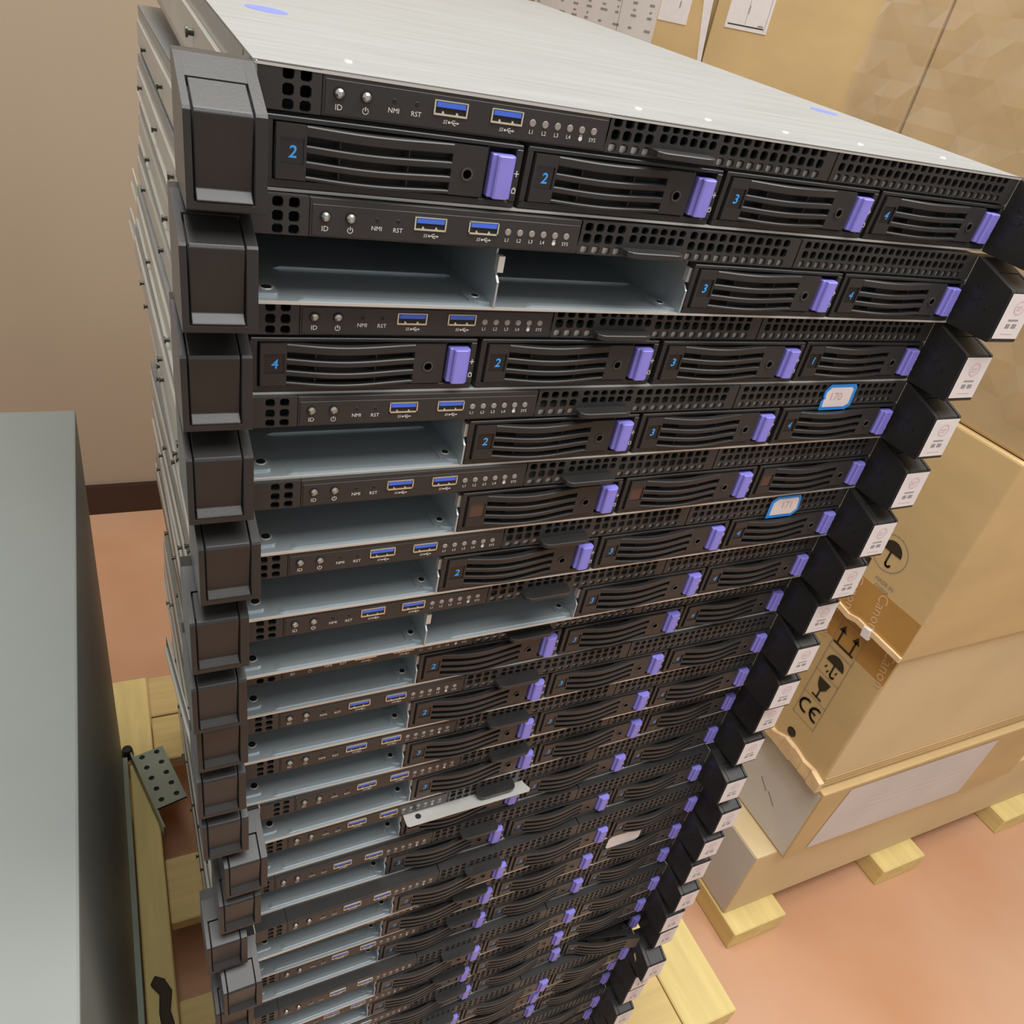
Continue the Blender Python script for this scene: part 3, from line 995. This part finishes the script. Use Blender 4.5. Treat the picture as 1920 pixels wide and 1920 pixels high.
add('torn_edge', b.mesh('torn_edge'), S_)

Tall = carton('W', 880, 1500, 932, 1588, 219, 1000, 'plain tall carton at the back of the pile, behind the server stack', KRAFT, G)
T1 = carton('T', 870, 1420, 468, 914, 1001, 1500, 'upper carton with a square white shipping label, beside the top server', KRAFT, G)
lab = side_patch(T1, 'shipping_label', 776, 879, 1351, 1455, LABEL, 0.8, 'white shipping label with ruled boxes')
b = MB()
o = lo_(T1, 868.9, 0, 0)
for s in (((-872, 1357), (-784, 1357)),):
    put_stroke(b, s, 1.6, o, INK, LX, UP)
for s in (((-878, 1398), (-778, 1398)), ((-830, 1360), (-830, 1452)), ((-781, 1354), (-781, 1452))):
    put_stroke(b, s, 0.8, o, GREYP, LX, UP)
put_stroke(b, [(-828, 1374), (-828, 1384)], 2, o, GREYP, LX, UP)
put_stroke(b, [(-798, 1360), (-786, 1360)], 2, o, GREYP, LX, UP)
add('label_print', b.mesh('label_print'), lab)
T2 = carton('T', 870, 1420, 930, 1588, 1001, 1500, 'upper carton at the back with white printed sheets on its side', KRAFT, G)
sh = side_patch(T2, 'printed_sheet', 1078, 1586, 1290, 1490, SHEET, 0.9, 'large white sheet of printed lines')
b = MB()
o = lo_(T2, 868.6, 0, 0)
random.seed(11)
for row in range(9):
    z = 1480 - row * 20
    for c_ in range(9):
        y = 1570 - c_ * 58
        wd = random.uniform(10, 26)
        put_stroke(b, [(-y, z), (-y + wd, z)], 3.4, o, INKGREY, LX, UP)
        if random.random() < 0.6:
            put_stroke(b, [(-y + 4, z + 9), (-y + 4 + wd * 0.5, z + 9)], 2.6, o, INKGREY, LX, UP)
put_stroke(b, [(-1205, 1290), (-1205, 1490)], 1.6, o, GREYP, LX, UP)
tag(add('sheet_print', b.mesh('sheet_print'), sh), None, kind='stuff')
s2 = side_patch(T2, 'paper_label', 985, 1074, 1342, 1480, LABEL, 0.8, 'small white label with barcode bars')
b = MB()
o = lo_(T2, 868.9, 0, 0)
for t in range(5):
    put_stroke(b, [(-1055, 1396 + 7 * t), (-1038, 1396 + 7 * t)], 2.2, o, INK, LX, UP)
for t in range(4):
    put_stroke(b, [(-1014, 1366 + 22 * t), (-1014, 1374 + 22 * t)], 3, o, INKGREY, LX, UP)
add('label_print', b.mesh('label_print'), s2)
b = MB()
b.prism([(914, 1290), (924, 1296), (955, 1400), (962, 1500), (934, 1500), (928, 1400)], 'x', -2.2, -0.8, LABEL)
Lc = T2.location / MM
b.v = [(x, y - Lc.y, z - Lc.z) for x, y, z in b.v]
o = add('tape_strip', b.mesh('tape_strip'), T2); o['label'] = 'white strip of tape over the gap'

V_ = carton('V', 870, 1420, 108, 464, 1001, 1460, 'upper front carton under crumpled clear wrap, beside the top server', KRAFT, G)


def crumple(name, y0, y1, z0, z1, x, amp, seed, nu=22, nv=22):
    random.seed(seed)
    q = MB()
    g = []
    ph = [random.uniform(0, 6.28) for _ in range(8)]
    for a in range(nu + 1):
        for c_ in range(nv + 1):
            y, z = y0 + (y1 - y0) * a / nu, z0 + (z1 - z0) * c_ / nv
            s_ = math.sin(y * 0.035 + z * 0.012 + ph[0]) + 0.8 * math.sin(y * 0.06 - z * 0.05 + ph[1]) + 0.6 * math.sin(z * 0.09 + y * 0.02 + ph[2])
            g.append((x - amp - abs(s_) * amp + random.uniform(-.25, .25) * amp, y + random.uniform(-2, 2), z))
    fs = []
    for a in range(nu):
        for c_ in range(nv):
            k_ = a * (nv + 1) + c_
            fs += [(k_, k_ + 1, k_ + nv + 2), (k_, k_ + nv + 2, k_ + nv + 1)] if (a + c_) % 2 else [(k_, k_ + 1, k_ + nv + 1), (k_ + 1, k_ + nv + 2, k_ + nv + 1)]
    q.geo(g, fs, FILM)
    return q


q = crumple('f', 110, 565, 1010, 1452, 868, 4.0, 2)
Lc = V_.location / MM
q.v = [(x - Lc.x, y - Lc.y, z - Lc.z) for x, y, z in q.v]
o = add('wrap_film', q.mesh('wrap_film'), V_); o['label'] = 'crumpled clear plastic film'
q = crumple('f', 104, 420, 358, 391, 878, 3.2, 9, 30, 6)
Lc = P_.location / MM
q.v = [(x - Lc.x, y - Lc.y, z - Lc.z) for x, y, z in q.v]
o = add('wrap_film', q.mesh('wrap_film'), P_); o['label'] = 'crumpled clear plastic film'
